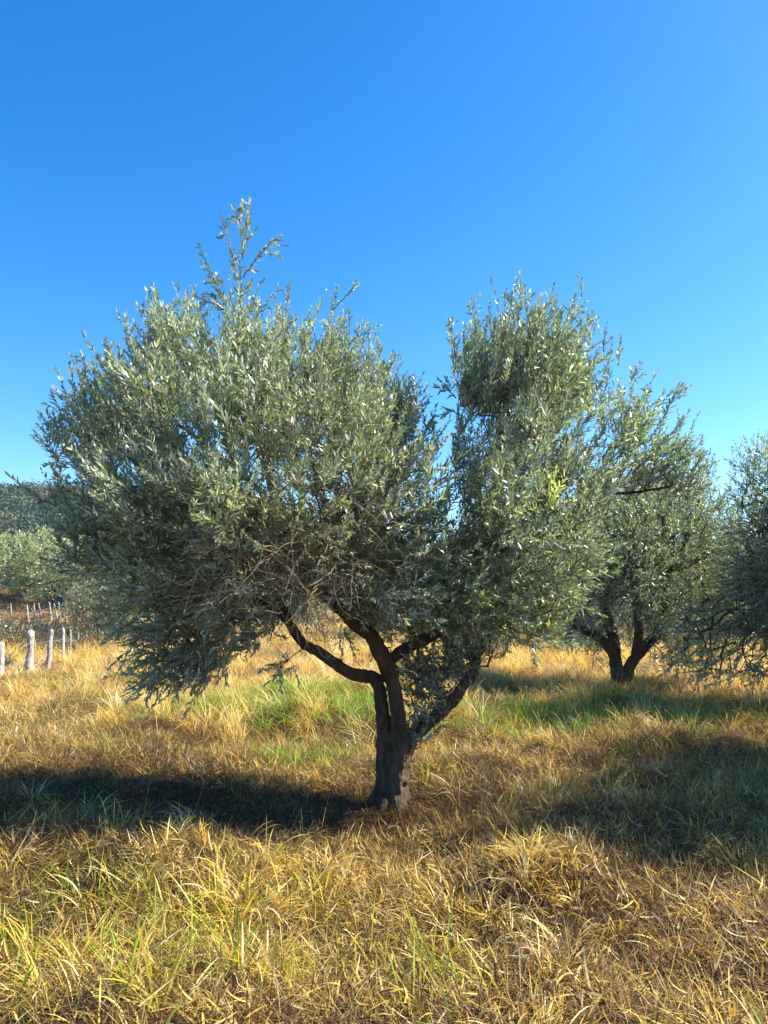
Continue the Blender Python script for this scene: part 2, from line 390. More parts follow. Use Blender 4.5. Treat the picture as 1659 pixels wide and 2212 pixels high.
    for nm, (rows, mt) in limbs.items():
        L = line(rows, len(rows) * 8)
        L[1:-1, :3] += rng.normal(size=(len(L) - 2, 3)) * .0025
        L[:, 3] *= .88 + (vnoise(np.arange(len(L)), 0 * np.arange(len(L)), 3, len(nm)) - .5) * .22
        V, Q, T = tube(L[:, :3], L[:, 3], 16, .03, rng, ridges=3)
        o = mesh_obj('limb', V, [Q, T], mt, root, smooth=True, origin=base)
        s0 = 30 if nm in ('left', 'right', 'middle', 'back right') else 6
        skel += list(L[s0::2, :3])
    # puffs (px, py, dz, rx, ry, rz_m, density)
    pf = [(142, 945, 0, 52, 66, .4, .75), (125, 1000, .1, 40, 36, .35, .8), (205, 1010, .0, 75, 50, .5, 1.2), (230, 875, .2, 65, 80, .5, .7), (250, 930, .1, 70, 80, .5, .9),
          (355, 835, .2, 80, 95, .8, 1), (310, 810, .3, 40, 65, .4, .4), (470, 830, -.1, 115, 85, .9, 1.0), (590, 840, 0, 105, 85, .9, 1.0), (710, 840, .3, 75, 80, .7, .6), (760, 880, .3, 90, 90, .7, .9),
          (830, 930, .3, 75, 80, .6, .8), (865, 1010, .2, 65, 80, .6, .8),
          (300, 960, -.4, 110, 95, .8, 1), (450, 940, -.7, 140, 110, .8, 1.1), (610, 950, -.7, 140, 110, .8, 1.1), (750, 1000, -.6, 120, 110, .8, 1.0),
          (240, 1110, -.5, 95, 85, .6, 1), (370, 1110, -.8, 130, 105, .8, 1), (530, 1110, -1.0, 140, 105, .7, 1), (690, 1120, -.8, 140, 105, .8, 1), (850, 1120, -.4, 110, 100, .8, 1),
          (280, 1230, -.2, 85, 80, .6, 1), (410, 1250, -.4, 120, 90, .8, 1), (560, 1230, -.5, 120, 80, .7, 1), (740, 1220, -.3, 110, 85, .8, 1), (890, 1240, -.2, 110, 95, .8, 1), (800, 1320, .2, 90, 55, .5, .8),
          (370, 1360, -.2, 85, 70, .45, 1), (360, 1440, -.3, 62, 36, .25, .8), (450, 1380, -.1, 75, 50, .4, .9), (540, 1350, 0, 70, 45, .4, .7), (430, 1460, -.4, 40, 22, .2, .6), (630, 1440, .3, 30, 25, .15, .5), (950, 1340, .3, 100, 45, .5, .9),
          (1040, 820, .4, 66, 85, .6, .8), (1120, 780, .3, 80, 75, .7, .9), (1205, 815, .3, 75, 70, .6, .8), (1255, 850, .35, 60, 60, .5, .6), (1015, 880, .3, 36, 85, .4, .8), (1110, 880, .2, 105, 90, .8, 1.1), (1235, 870, .3, 100, 90, .7, .95), (1320, 905, .4, 70, 70, .5, .65),
          (1390, 960, .5, 75, 65, .4, .7), (1425, 1010, .5, 55, 45, .35, .7), (1310, 990, .3, 90, 65, .5, .7), (1400, 1050, .5, 90, 40, .4, .8), (1450, 1070, .5, 50, 35, .3, .8), (1290, 1060, .4, 80, 45, .4, .8), (1020, 1010, .2, 65, 85, .6, .9), (1130, 1000, -.2, 95, 85, .7, 1),
          (1190, 1090, -.3, 95, 75, .7, 1), (1050, 1120, -.3, 95, 90, .8, 1), (1120, 1210, -.3, 105, 80, .8, 1), (1010, 1240, 0, 95, 80, .8, 1), (1160, 1290, 0, 75, 60, .5, .9), (1070, 1330, .2, 80, 48, .5, .9)]
    def pw(lst): return [(P(x, y, Z0 + dz), (rx / F * (Z0 + dz), rz * 1.2, ry / F * (Z0 + dz)), k) for x, y, dz, rx, ry, rz, k in lst]
    puffs = pw(pf)
    xtra = [(480, 1300, -.5, 110, 60, .5, 1), (600, 1280, -.3, 85, 50, .4, 1), (800, 1255, -.6, 90, 70, .5, 1), (880, 1290, -.5, 90, 60, .5, 1), (1000, 1310, -.3, 100, 55, .5, .9), (1130, 1330, -.2, 80, 60, .4, 1), (1190, 1230, -.4, 75, 90, .5, 1),
            (340, 1400, .1, 75, 70, .4, 1.2), (420, 1420, .2, 80, 50, .4, 1), (300, 1310, .1, 60, 70, .5, 1), (200, 1180, -.3, 60, 70, .5, 1), (500, 1370, .3, 70, 50, .4, .9), (850, 1350, .5, 120, 40, .4, .8), (950, 1375, .35, 80, 35, .3, .8), (860, 1385, .45, 50, 30, .25, .6), (1240, 1170, .1, 60, 70, .5, .8)]
    puffs += pw(xtra)
    tg = sample_puffs(rng, puffs, 600)
    gap = vnoise(tg[:, 0] * 1.0 + 3, tg[:, 2] + .6 * tg[:, 1], .34, 91) * .6 + vnoise(tg[:, 1] + 5, tg[:, 2] - .5 * tg[:, 0], .26, 92) * .4
    tg = tg[gap > .36]
    # the gap in front of the middle limb where only dead strands hang
    pxs = 829.5 + tg[:, 0] / tg[:, 1] * 1671 * 1.0; hole = ((pxs - 690) / 62) ** 2 + ((tg[:, 2] - P(690, 1335, Z0)[2]) / .2) ** 2 < 1
    pys = 1106 - (np.arctan2(tg[:, 2] - CAMZ, tg[:, 1]) - PITCH) * 1671
    cut = (pxs < 310) & (pys < 1000 - (pxs - 60) * 1.05)
    cut2 = (pxs > 1060) & (pys < np.interp(pxs, [1060, 1120, 1200, 1290, 1370, 1450, 1550], [705, 705, 735, 800, 890, 970, 1040]))
    thin = ((pxs < 300) & (pys < 1060) | (pxs > 1270)) & (rng.uniform(size=len(tg)) < .35)
    tg = tg[~((hole & (tg[:, 1] < Z0 + .1)) | cut | cut2 | thin)]
    nodes, par, rad, tips = grow(rng, skel, tg, tips_r=.0022, expo=2.6, rmax=.014)
    B = Soup(); V, Q = branch_soup(nodes, par, rad, len(skel)); B.add(V, Q)
    cen = P(700, 1200, Z0)
    # twigs: at all tips, plus mid nodes
    mid = rng.choice(np.arange(len(skel), len(nodes)), int(len(tg) * .45))
    at = np.concatenate([nodes[tips], nodes[tips], nodes[mid]]); n = len(at)
    out = at - cen; out /= np.linalg.norm(out, axis=1)[:, None]
    hz = np.clip((at[:, 2] - 1.6) / 2.0, -.5, 1)[:, None]
    up = np.array([0, 0, 1.0])
    dr = out * .45 + up * (.15 + .9 * hz) + rnd_unit(rng, n) * .5
    fld = np.stack([vnoise(at[:, 0], at[:, 2] + at[:, 1], .5, s_) - .5 for s_ in (41, 42, 43)], 1); dr = dr + fld * .95
    ln = rng.uniform(.13, .31, n) * (1 + .35 * np.clip(hz[:, 0], 0, 1)); ln[rng.uniform(size=n) < .08] *= 1.2
    ptone = (.62 + .85 * vnoise(at[:, 0] * 1.0, at[:, 2] * 1.0 + at[:, 1], .3, 9))[:, None] * np.ones((1, 3))
    fresh = vnoise(at[:, 0] + at[:, 1], at[:, 2], .22, 5)
    ptone[fresh > .9] *= np.array([1.9, 1.75, .9])
    tanm = np.exp(-np.sum(((at - P(600, 1220, Z0 - .8)) / np.array([.75, .8, .45])) ** 2, axis=1))[:, None] * (rng.uniform(size=(n, 1)) < .55)
    ptone = ptone * (1 + tanm * np.array([.55, .12, .1]))
    lines, lf = shoots_with_leaves(rng, at, dr, ln, .060, .0130, .020, tone=ptone)
    V, Q = batch_tubes(lines, .0026, .0012); B.add(V, Q)
    leaves = [lf]
    # erect shoots above the crown: (x0,y0,x1,y1,dz)
    er = [(526, 775, 524, 560, 0), (524, 560, 543, 437, 0), (524, 640, 480, 470, .05), (490, 665, 434, 538, 0), (490, 670, 419, 641, -.05), (526, 600, 562, 543, 0), (562, 543, 604, 512, 0), (524, 560, 515, 445, .05),
          (520, 700, 566, 610, .05), (500, 720, 470, 600, .1), (527, 720, 590, 640, 0), (335, 740, 333, 630, .1), (280, 760, 268, 680, .2), (350, 740, 375, 655, .1), (400, 740, 440, 665, 0), (610, 740, 627, 612, .1), (650, 740, 690, 660, 0),
          (690, 780, 735, 622, .2), (728, 660, 768, 620, .2), (720, 760, 815, 700, .2), (720, 800, 780, 740, .3), (800, 860, 852, 772, .2), (850, 880, 862, 800, .2), (880, 930, 905, 840, .2), (900, 980, 945, 880, .2), (850, 850, 800, 780, .3), (640, 760, 600, 670, .2),
          (190, 830, 180, 775, .2), (230, 800, 240, 745, .2), (160, 935, 112, 905, 0), (150, 1010, 100, 1005, 0), (200, 900, 160, 850, 0),
          (1120, 700, 1122, 592, .3), (1110, 690, 1095, 630, .3), (1030, 720, 1020, 648, .4), (985, 780, 968, 700, .4), (1060, 700, 1055, 665, .3), (1165, 700, 1170, 648, .3), (1205, 690, 1200, 660, .3), (1230, 700, 1255, 650, .3), (1256, 640, 1258, 622, .3), (1275, 730, 1270, 675, .3),
          (1305, 760, 1308, 705, .3), (1335, 790, 1340, 730, .4), (1360, 830, 1385, 790, .4), (1380, 870, 1400, 850, .4), (1420, 920, 1478, 832, .4), (1460, 950, 1475, 905, .5), (1480, 1000, 1515, 955, .5), (1480, 1040, 1525, 1005, .5), (985, 860, 948, 820, .3), (1000, 900, 960, 880, .3), (1450, 1040, 1540, 1060, .5), (940, 960, 935, 905, .3),
          (455, 1010, 457, 955, -1.2), (250, 1040, 247, 990, -1.0), (180, 1080, 178, 1035, -.8), (160, 1110, 145, 1075, -.7)]
    eb = np.array([P(a, b, Z0 + e) for a, b, c, d, e in er]); ee = np.array([P(c, d, Z0 + e) for a, b, c, d, e in er])
    # side twiglets from each erect shoot
    sb, sd, sl = [], [], []
    for a, b in zip(eb, ee):
        L = np.linalg.norm(b - a); m = max(1, int(L / .085))
        for j in range(m):
            t = rng.uniform(.1, .9); sb.append(a + (b - a) * t); v = (b - a) / L + rnd_unit(rng, 1)[0] * .9; sd.append(v); sl.append(rng.uniform(.07, .17) * (1.2 - .5 * t))
        # fork near the base
    l1, f1 = shoots_with_leaves(rng, eb, ee - eb, np.linalg.norm(ee - eb, axis=1) * 1.02, .062, .015, .022, curve=.1)
    l2, f2 = shoots_with_leaves(rng, np.array(sb), np.array(sd), np.array(sl), .058, .0145, .021, curve=.25)
    V, Q = batch_tubes(l1, .006, .0016, 5); B.add(V, Q); V, Q = batch_tubes(l2, .002, .001); B.add(V, Q)
    leaves += [f1, f2]
    B.build('branches', M_twig, root, smooth=True, origin=base)
    S = Soup()
    for lf in leaves:
        V, Q, T, C = leaf_mesh(*lf, rng); S.add(V, Q, T, C)
    print('main leaves', sum(len(l[0]) for l in leaves), 'twigs', n, 'nodes', len(nodes))
    S.build('foliage', M_leaf, root, origin=base)
    # suckers beside the fork: small-leaved dark thicket
    sp = [(925, 1500, .15, 45, 80, .2, 1), (900, 1580, -.02, 22, 40, .1, 1), (970, 1440, .2, 60, 50, .2, .6), (890, 1450, .05, 25, 60, .15, .9), (1010, 1400, .2, 50, 40, .2, .5), (1055, 1420, .2, 30, 30, .12, .3)]
    pp = sample_puffs(rng, pw(sp), 5600)
    skp = list(right[10:45:3, :3]) + [P(x, y, Z0 + .1) for x, y in ((884, 1604), (912, 1569), (962, 1529), (997, 1487), (1026, 1444))] + list(np.array([P(905 + 8 * math.sin(i), 1590 - i * 14, Z0 + .05) for i in range(14)])) + list(np.array([P(960 + 5 * math.sin(i), 1525 - i * 14, Z0 + .2) for i in range(9)]))
    nodes2, par2, rad2, tips2 = grow(rng, skp, pp, seg=.1, rmax=.01)
    B2 = Soup(); V, Q = branch_soup(nodes2, par2, rad2, len(skp), 4); B2.add(V, Q)
    n2 = len(tips2); l3, f3 = shoots_with_leaves(rng, nodes2[tips2], rnd_unit(rng, n2) * .7 + up * .6, rng.uniform(.06, .15, n2), .036, .013, .014)
    V, Q = batch_tubes(l3, .0016, .0008); B2.add(V, Q)
    sk = B2.build('sucker_shoots', M_twig, root, origin=base)
    S2 = Soup(); V, Q, T, C = leaf_mesh(*f3, rng); S2.add(V, Q, T, C * .7); o = S2.build('sucker_leaves', M_leaf, sk, origin=None)
    o.data.transform(Matrix.Translation(Vector([-float(v) for v in base])))
    # pale dead twigs: bent sprays and curling strands inside the lower left crown
    D = Soup(); ls = []
    for i in range(420):
        px = rng.normal(600, 110); py = rng.normal(1215, 75); c = P(px, py, Z0 - 1.15 + rng.uniform(-.3, .4))
        d = rnd_unit(rng, 1)[0] * np.array([1, .6, .8]); L = rng.uniform(.10, .30); bd = rnd_unit(rng, 1)[0] * 1.3; bd[2] -= .6
        t = np.linspace(0, 1, 8)[:, None]; ls.append(c + d * L * t + bd * L * t * t * .6 + rng.normal(size=(8, 3)) * .004)
    V, Q = batch_tubes(np.array(ls), .0028, .0010, 4); D.add(V, Q); ls = []
    for i in range(46):
        c = P(rng.normal(690, 28), rng.normal(1325, 26), Z0 - .7 + rng.uniform(-.15, .15)); r = rng.uniform(.05, .13); a0 = rng.uniform(2.2, 3.6); a1 = a0 + rng.uniform(1.8, 3.6)
        t = np.linspace(a0, a1, 12)[:, None]; tl = rng.uniform(-.5, .5); sq = rng.uniform(.5, .9)
        ls.append(c + np.concatenate([np.cos(t) * r * sq, np.cos(t) * r * tl, np.sin(t) * r * 1.1], 1))
    V, Q = batch_tubes(np.array(ls), .0030, .0015, 4); D.add(V, Q)
    D.build('dead_twigs', M_dead, root, smooth=True, origin=base)
    return root
main_tree()

# ------------------------------------------------------------------ OTHER OLIVES
def olive(seed, fork, puffs, dens, leafL, leafW, space, trunk_r=.16, twig_len=(.2, .4), pal=OL, mid=.4, simple=True, suck=False, stems=None):
    """generic olive in local coordinates. returns dict of mesh datablocks"""
    rng = R(seed); out = {}
    S = Soup(); skel = []
    for rows in fork:
        L = spline(rows, 40); L[1:-1, :3] += rng.normal(size=(38, 3)) * .006
        V, Q, T = tube(L[:, :3], L[:, 3], 14, .05, rng, ridges=4); S.add(V, Q, T)
        skel += list(L[16::2, :3])
    out['trunk'] = (np.concatenate(S.v), [np.concatenate(S.q), np.concatenate(S.t)], M_bark, None)
    tg = sample_puffs(rng, puffs, dens * 2.6)
    nodes, par, rad, tips = grow(rng, skel, tg, tips_r=.004, seg=.3)
    B = Soup(); V, Q = branch_soup(nodes, par, rad, len(skel), 4); B.add(V, Q)
    m = rng.choice(np.arange(len(skel), len(nodes)), int(len(tg) * mid)); at = np.concatenate([nodes[tips], nodes[m]])
    cen = np.mean(at, axis=0); o = at - cen; rr = np.linalg.norm(o, axis=1)[:, None]; o /= rr
    hz = np.clip((at[:, 2:3] - cen[2]) / 1.5, -.6, 1)
    dr = o * .6 + np.array([0, 0, 1.0]) * (.2 + .7 * hz) + rnd_unit(rng, len(at)) * .6
    tn = (.8 + .45 * vnoise(at[:, 0] + at[:, 1], at[:, 2], .5, seed))[:, None] * np.ones((1, 3))
    ln = rng.uniform(twig_len[0], twig_len[1], len(at))
    l1, f1 = shoots_with_leaves(rng, at, dr, ln, leafL, leafW, space, tone=tn, k=4, palette=pal)
    V, Q = batch_tubes(l1, .003, .0015); B.add(V, Q)
    out['branches'] = (np.concatenate(B.v), [np.concatenate(B.q)], M_bark, None)
    V, Q, T, C = leaf_mesh(*f1, rng, simple=simple)
    out['foliage'] = (V, [Q] + ([T] if len(T) else []), M_leaf, C)
    print('olive', seed, 'leaves', len(f1[0]))
    return out
def place_new(parts, loc, label, group='olive trees of the orchard', rz=0.0):
    root = empty('olive_tree', loc, rz); tag(root, label, 'olive tree', group)
    for k, (V, Fc, mt, C) in parts.items():
        mesh_obj(k, V, Fc, mt, root, C, smooth=(k != 'foliage'))
    return root
def copy_tree(src, loc, rz, s, label, group='olive trees of the orchard'):
    r = src.copy(); COL.objects.link(r); r.location = Vector([float(v) for v in loc]); r.rotation_euler = (0, 0, rz); r.scale = (s[0], s[0], s[1]); r['label'] = label; r['group'] = group
    for ch in [c for c in src.children]:
        c = ch.copy(); COL.objects.link(c); c.parent = r
    return r
def ground(x, y): return (x, y, float(H(x, y)) - .03)

# second tree (right, 14 m away)
ZB = 14.0; bx = (1345 - 829.5) / F * ZB * 1.0
bb = np.array(ground(bx, ZB))
def q(px, py, dz=0, r=None):
    p = P(px, py, ZB + dz) - bb
    return list(p) + ([r] if r is not None else [])
fork = [[q(1338, 1500, 0, .17), q(1337, 1470, 0, .13), q(1332, 1440, 0, .11), q(1325, 1410, 0, .10), q(1290, 1375, 0, .085), q(1240, 1350, 0, .065), q(1200, 1300, .2, .05), q(1190, 1230, .2, .03)],
        [q(1352, 1500, 0, .15), q(1352, 1470, 0, .12), q(1362, 1435, 0, .10), q(1390, 1400, 0, .09), q(1425, 1360, 0, .075), q(1440, 1300, 0, .06), q(1450, 1220, 0, .035)],
        [q(1328, 1415, 0, .1), q(1325, 1380, .3, .09), q(1310, 1310, .5, .06), q(1320, 1210, .5, .03)],
        [q(1375, 1415, 0, .09), q(1380, 1360, -.4, .07), q(1370, 1280, -.8, .05), q(1360, 1190, -.8, .03)],
        [q(1420, 1362, 0, .07), q(1470, 1340, .3, .05), q(1520, 1300, .4, .03)]]
pf2 = [(1250, 1200, 0, 80, 70, 1.3, 1), (1330, 1150, 0, 90, 70, 1.5, 1), (1430, 1150, 0, 90, 70, 1.5, 1), (1500, 1200, 0, 85, 75, 1.3, 1), (1230, 1290, 0, 65, 60, 1.1, 1), (1320, 1260, -.6, 95, 70, 1.4, 1), (1430, 1270, -.4, 95, 75, 1.4, 1), (1530, 1290, 0, 60, 70, 1.1, 1),
       (1380, 1210, -.8, 110, 80, 1.2, .9), (1500, 1360, .2, 60, 50, .9, .9), (1380, 1340, .3, 80, 40, .9, .7), (1270, 1345, .2, 60, 35, .7, .6), (1450, 1120, .4, 60, 40, .8, .7), (1330, 1110, .2, 60, 35, .8, .7), (1555, 1350, 0, 40, 60, .7, .8)]
pf2 += [(1450, 1075, .3, 85, 50, 1.1, 1), (1350, 1075, .2, 80, 50, 1.1, .9), (1540, 1130, .3, 60, 65, .9, 1), (1270, 1130, .2, 60, 50, .9, .9), (1590, 1230, .4, 40, 80, .8, 1), (1400, 1130, .5, 110, 50, 1.2, 1), (1240, 1230, .6, 60, 90, .9, 1), (1560, 1240, .3, 55, 80, .9, 1), (1380, 1300, .9, 110, 60, .8, 1), (1300, 1380, .2, 50, 25, .5, .8), (1480, 1400, -.2, 60, 30, .7, .8)]
pu2 = [(P(x, y, ZB + dz) - bb, (rx / F * ZB, rz, ry / F * ZB), k) for x, y, dz, rx, ry, rz, k in pf2]
t2 = place_new(olive(21, fork, pu2, 118, .075, .019, .034, mid=.35, twig_len=(.25, .5)), bb, 'smaller olive tree behind on the right, short dark trunk split in a tight V')

# generic orchard olive (about 4 m tall) for the rest
def generic_fork(seed, Ht):
    rg = R(seed); out = []
    for i in range(4):
        a = i * 1.57 + rg.uniform(-.4, .4); r = rg.uniform(.9, 1.3)
        out.append([[math.cos(a) * .04, math.sin(a) * .04, -.15, .17], [math.cos(a) * .05, math.sin(a) * .05, .35, .11], [math.cos(a) * .15, math.sin(a) * .15, .75, .085], [math.cos(a) * .5 * r, math.sin(a) * .5 * r, 1.25, .065],
                    [math.cos(a) * .8 * r, math.sin(a) * .8 * r, 1.9, .045], [math.cos(a) * 1.0 * r, math.sin(a) * 1.0 * r, Ht * .72, .02]])
    return out
def generic_puffs(seed, Ht, W, low=.9):
    rg = R(seed); out = []
    for i in range(20):
        a = rg.uniform(0, 6.28); rr = rg.uniform(.1, .75) * W; z = rg.uniform(low + .45, Ht - .5)
        k = 1 - .45 * max(0, (z - Ht * .55) / (Ht * .45)); rr *= k
        s = rg.uniform(.5, .85)
        out.append(((math.cos(a) * rr, math.sin(a) * rr, z), (s, s, s * .8), rg.uniform(.8, 1.1)))
    return out
# right-hand edge tree, dark, closer
e = olive(33, generic_fork(5, 4.1), generic_puffs(8, 4.1, 2.5, .35) + generic_puffs(12, 3.3, 2.7, .1) + generic_puffs(14, 4.0, 2.6, .8), 125, .07, .018, .034, mid=.35)
t3 = place_new(e, ground(6.6, 11.0), 'dark olive tree cut off by the right edge, boughs hanging to the grass')
# neighbour outside the frame on the right, in the row of the big tree: it casts the shade across the right of the grass
t4 = copy_tree(t3, ground(7.2, 6.3), 2.1, (1.18, 1.2), 'olive tree standing just outside the right edge in the row of the big tree')
PAL2 = np.array([[.26, .30, .12], [.34, .38, .17], [.42, .45, .24], [.20, .24, .10]])
g1 = olive(44, generic_fork(6, 3.9), generic_puffs(9, 3.9, 2.5, .6) + generic_puffs(13, 2.9, 2.7, -.2), 44, .12, .035, .06, mid=.3)
far = [(5.6, 24.0, .3, (1.0, .95), 'distant olive tree with a thin dark trunk, seen left of the V-shaped trunk'),
       (9.6, 25.0, 1.9, (1.05, 1.0), 'distant olive tree right of the V-shaped trunk, deep in shade'),
       (14.8, 22.5, 3.3, (1.1, 1.0), 'distant olive tree low at the right edge behind the dark boughs'),
       (.9, 29.0, 4.4, (1.2, 1.0), 'distant olive tree seen below the right limb of the big tree'),
       (-4.0, 36.0, 5.1, (1.3, 1.0), 'distant olive tree seen below the left limb of the big tree'),
       (6.5, 36.0, .9, (1.4, 1.1), 'farther olive tree closing the gap behind the thin dark trunk'),
       (-10.6, 31.0, 2.2, (1.0, .9), 'dark olive between the fences, partly behind the left edge of the big tree'),
       (13.5, 36.0, 2.9, (1.4, 1.1), 'farther olive tree closing the row on the right'),
       (13.0, 26.0, 1.1, (1.15, 1.05), 'distant olive tree between the two dark thin trunks and the right edge'),
       (7.9, 29.5, 2.7, (1.15, 1.0), 'farther olive tree filling the gap behind the V-shaped trunk'),
       (11.9, 31.0, 4.7, (1.2, 1.0), 'farther olive tree right behind the second thin dark trunk')]
t5 = None
for x, y, rz, s, lb in far:
    if t5 is None: t5 = place_new(g1, ground(x, y), lb, rz=rz); t5.scale = (s[0], s[0], s[1])
    else: copy_tree(t5, ground(x, y), rz, s, lb)
for x, y, rz, s, lb in [(-1.5, 44, .3, 1.35, 'first'), (3.5, 46, 1.2, 1.5, 'second'), (8.5, 45, 2.4, 1.4, 'third'), (13.5, 47, 3.1, 1.5, 'fourth'), (18.5, 45, 4.0, 1.45, 'fifth'), (23.5, 46, 5.2, 1.5, 'sixth'), (17.5, 33, .5, 1.3, 'seventh'), (-6.5, 46, .5, 1.4, 'eighth')]:
    copy_tree(t5, ground(x, y), rz, (s, s * .85), 'olive of the far dark row that closes the grass behind the orchard', group='far row of olives behind the orchard')
# pale green row behind the left bank
g2 = olive(55, generic_fork(7, 4.6), generic_puffs(10, 4.6, 3.0, .5) + generic_puffs(15, 3.4, 3.1, -.3), 36, .19, .055, .085, mid=.3, pal=PAL2)
leftrow = [(-25.6, 46.5, .2, (1.2, 0.97), 'pale green sunlit olive at the left edge beyond the fences'), (-22.5, 49, 1.4, (1.25, 1.01), 'pale green olive second from the left edge beyond the fences'),
           (-19.6, 47, 2.6, (1.2, 0.94), 'pale green olive third from the left edge beyond the fences'), (-15.8, 46, 3.5, (1.25, 0.84), 'dark-based olive beyond the fences, partly behind the big tree'),
           (-8.5, 46, 4.2, (1.2, 0.84), 'olive beyond the fences hidden behind the crown of the big tree'), (-24, 60, 5.0, (1.5, 1.09), 'farther pale olive rising behind the left row'), (-31, 58, 5.9, (1.5, 1.09), 'farther pale olive at the left edge behind the row'), (-16, 60, .9, (1.5, 1.05), 'farther pale olive behind the third tree of the left row')]
t6 = None
for x, y, rz, s, lb in leftrow:
    if t6 is None: t6 = place_new(g2, ground(x, y), lb, rz=rz, group='pale olives beyond the fences'); t6.scale = (s[0], s[0], s[1])
    else: copy_tree(t6, ground(x, y), rz, s, lb, group='pale olives beyond the fences')

sh = olive(66, [[[0, 0, -.1, .03], [.05, 0, .3, .02], [.1, 0, .7, .01]], [[0, 0, -.1, .03], [-.1, .1, .3, .02], [-.3, .1, .6, .01]]], [((0, 0, .5), (.9, .9, .5), 1), ((.7, .2, .4), (.7, .7, .4), 1), ((-.7, -.1, .45), (.7, .7, .45), 1)], 120, .06, .03, .05, twig_len=(.15, .35), pal=np.array([[.04, .06, .025], [.06, .075, .03], [.08, .06, .035]]))
t7 = None
for i_, (x, y, rz, s_, lb) in enumerate([(-12.2, 25.5, 0, 1.2, 'dark low bush behind the fattest fence post'), (-14.3, 26.5, 2, 1.2, 'dark low bush at the left edge behind the fence posts'), (-10.0, 26.8, 4, 1.1, 'dark low bush behind the thin posts of the nearer fence'), (-13.2, 29, 1, 1.4, 'dark low bush in the ditch between the two fences, left one'), (-10.9, 30, 3, 1.3, 'dark low bush in the ditch between the two fences, right one'), (-9.6, 19.3, 5, .55, 'small brown bush in front of the gap at the far left post')]):
    if t7 is None:
        t7 = empty('bush', ground(x, y), rz); tag(t7, lb, 'bush', 'dark bushes between the fences'); t7.scale = (s_, s_, s_)
        for k, (V, Fc, mt, C) in sh.items(): mesh_obj('stem' if k == 'trunk' else k, V, Fc, mt, t7, C)
    else: copy_tree(t7, ground(x, y), rz, (s_, s_), lb, group='dark bushes between the fences')
# ------------------------------------------------------------------ GROUND, HILL
nx = 340
u = np.linspace(-1, 1, nx); gx = 2 * np.sinh(6.6 * u); gy = 2 * np.sinh(6.6 * u) + 5
X, Y = np.meshgrid(gx, gy); Zg = H(X, Y)
V = np.stack([X, Y, Zg], -1).reshape(-1, 3); i = np.arange(nx * nx).reshape(nx, nx)
Q = np.stack([i[:-1, :-1], i[:-1, 1:], i[1:, 1:], i[1:, :-1]], -1).reshape(-1, 4)
tag(mesh_obj('ground', V, Q, M_soil, smooth=True), kind='structure')

def hillz(x, y):
    # ridge seen at the far left, sinking to the right
    ridge = 29 * np.exp(-(np.maximum(x + 70, 0) / 75.0) ** 2) * (1 - .0 * x)
    ridge = ridge + 5 * (vnoise(x, y, 40, 31) - .5) + 2 * (vnoise(x, y, 14, 32) - .5)
    prof = sstep(95, 235, y) - .9 * sstep(260, 400, y)
    return ridge * prof + 1
hx = np.linspace(-330, 160, 120); hy = np.linspace(90, 400, 80); X, Y = np.meshgrid(hx, hy)
V = np.stack([X, Y, hillz(X, Y) - 1.0], -1).reshape(-1, 3); i = np.arange(len(V)).reshape(X.shape)
Q = np.stack([i[:-1, :-1], i[:-1, 1:], i[1:, 1:], i[1:, :-1]], -1).reshape(-1, 4)
m, nt, nd, lk = new_mat('hill_undergrowth'); pb = N(nt, 'ShaderNodeBsdfPrincipled'); pb.inputs['Roughness'].default_value = 1
_n = N(nt, 'ShaderNodeTexNoise'); _n.inputs['Scale'].default_value = .15; _r = N(nt, 'ShaderNodeValToRGB'); _r.color_ramp.elements[0].color = (.02, .03, .012, 1); _r.color_ramp.elements[1].color = (.05, .06, .025, 1)
_t = N(nt, 'ShaderNodeTexCoord'); lk.new(_t.outputs['Object'], _n.inputs['Vector'])
lk.new(_n.outputs['Fac'], _r.inputs['Fac']); lk.new(_r.outputs[0], pb.inputs['Base Color']); lk.new(pb.outputs[0], N(nt, 'ShaderNodeOutputMaterial').inputs['Surface'])
tag(mesh_obj('hill', V, Q, m, smooth=True), kind='structure')
def forest():
    rng = R(77); n = 1150
    ty = rng.uniform(110, 262, n); tx = rng.uniform(-1.0, .12, n) * ty * .62 - 8
    tz = hillz(tx, ty); keep = tz > 4
    tx, ty, tz = tx[keep], ty[keep], tz[keep]; n = len(tx)
    r = rng.uniform(2.2, 5.2, n); per = 300
    base = np.array([[.045, .065, .022], [.07, .085, .03], [.095, .095, .04], [.025, .05, .02], [.14, .14, .06]])
    tc = base[rng.choice(5, n, p=[.3, .28, .14, .2, .08])]
    # each crown: 7 lobes, leaf clumps on the lobes
    ti = np.repeat(np.arange(n), per)
    lob = rnd_unit(rng, n * 7).reshape(n, 7, 3) * np.array([.62, .62, .5]); lob[:, :, 2] = np.abs(lob[:, :, 2]) * .9
    li = rng.randint(0, 7, n * per); c = lob[ti, li]
    off = rnd_unit(rng, n * per); off[:, 2] = np.where(off[:, 2] < -.3, -off[:, 2], off[:, 2])
    pos = np.stack([tx, ty, tz + .4 * r], 1)[ti] + (c + off * rng.uniform(.3, .5, (n * per, 1))) * r[ti][:, None]
    d = rnd_unit(rng, n * per); nr = off + rnd_unit(rng, n * per) * .5
    L = rng.uniform(.35, .85, n * per); W = L * rng.uniform(.5, .8, n * per)
    tc = tc * rng.uniform(.6, 1.9, (n, 1)); col = tc[ti] * rng.uniform(.75, 1.25, (n * per, 1))
    V, Q, T, C = leaf_mesh(pos, d, nr, L, W, col, rng, simple=True)
    tag(mesh_obj('forest', V, Q, M_wood, col=C), 'dense dark green woodland covering the far hill at left', 'woodland', kind='stuff')
forest()

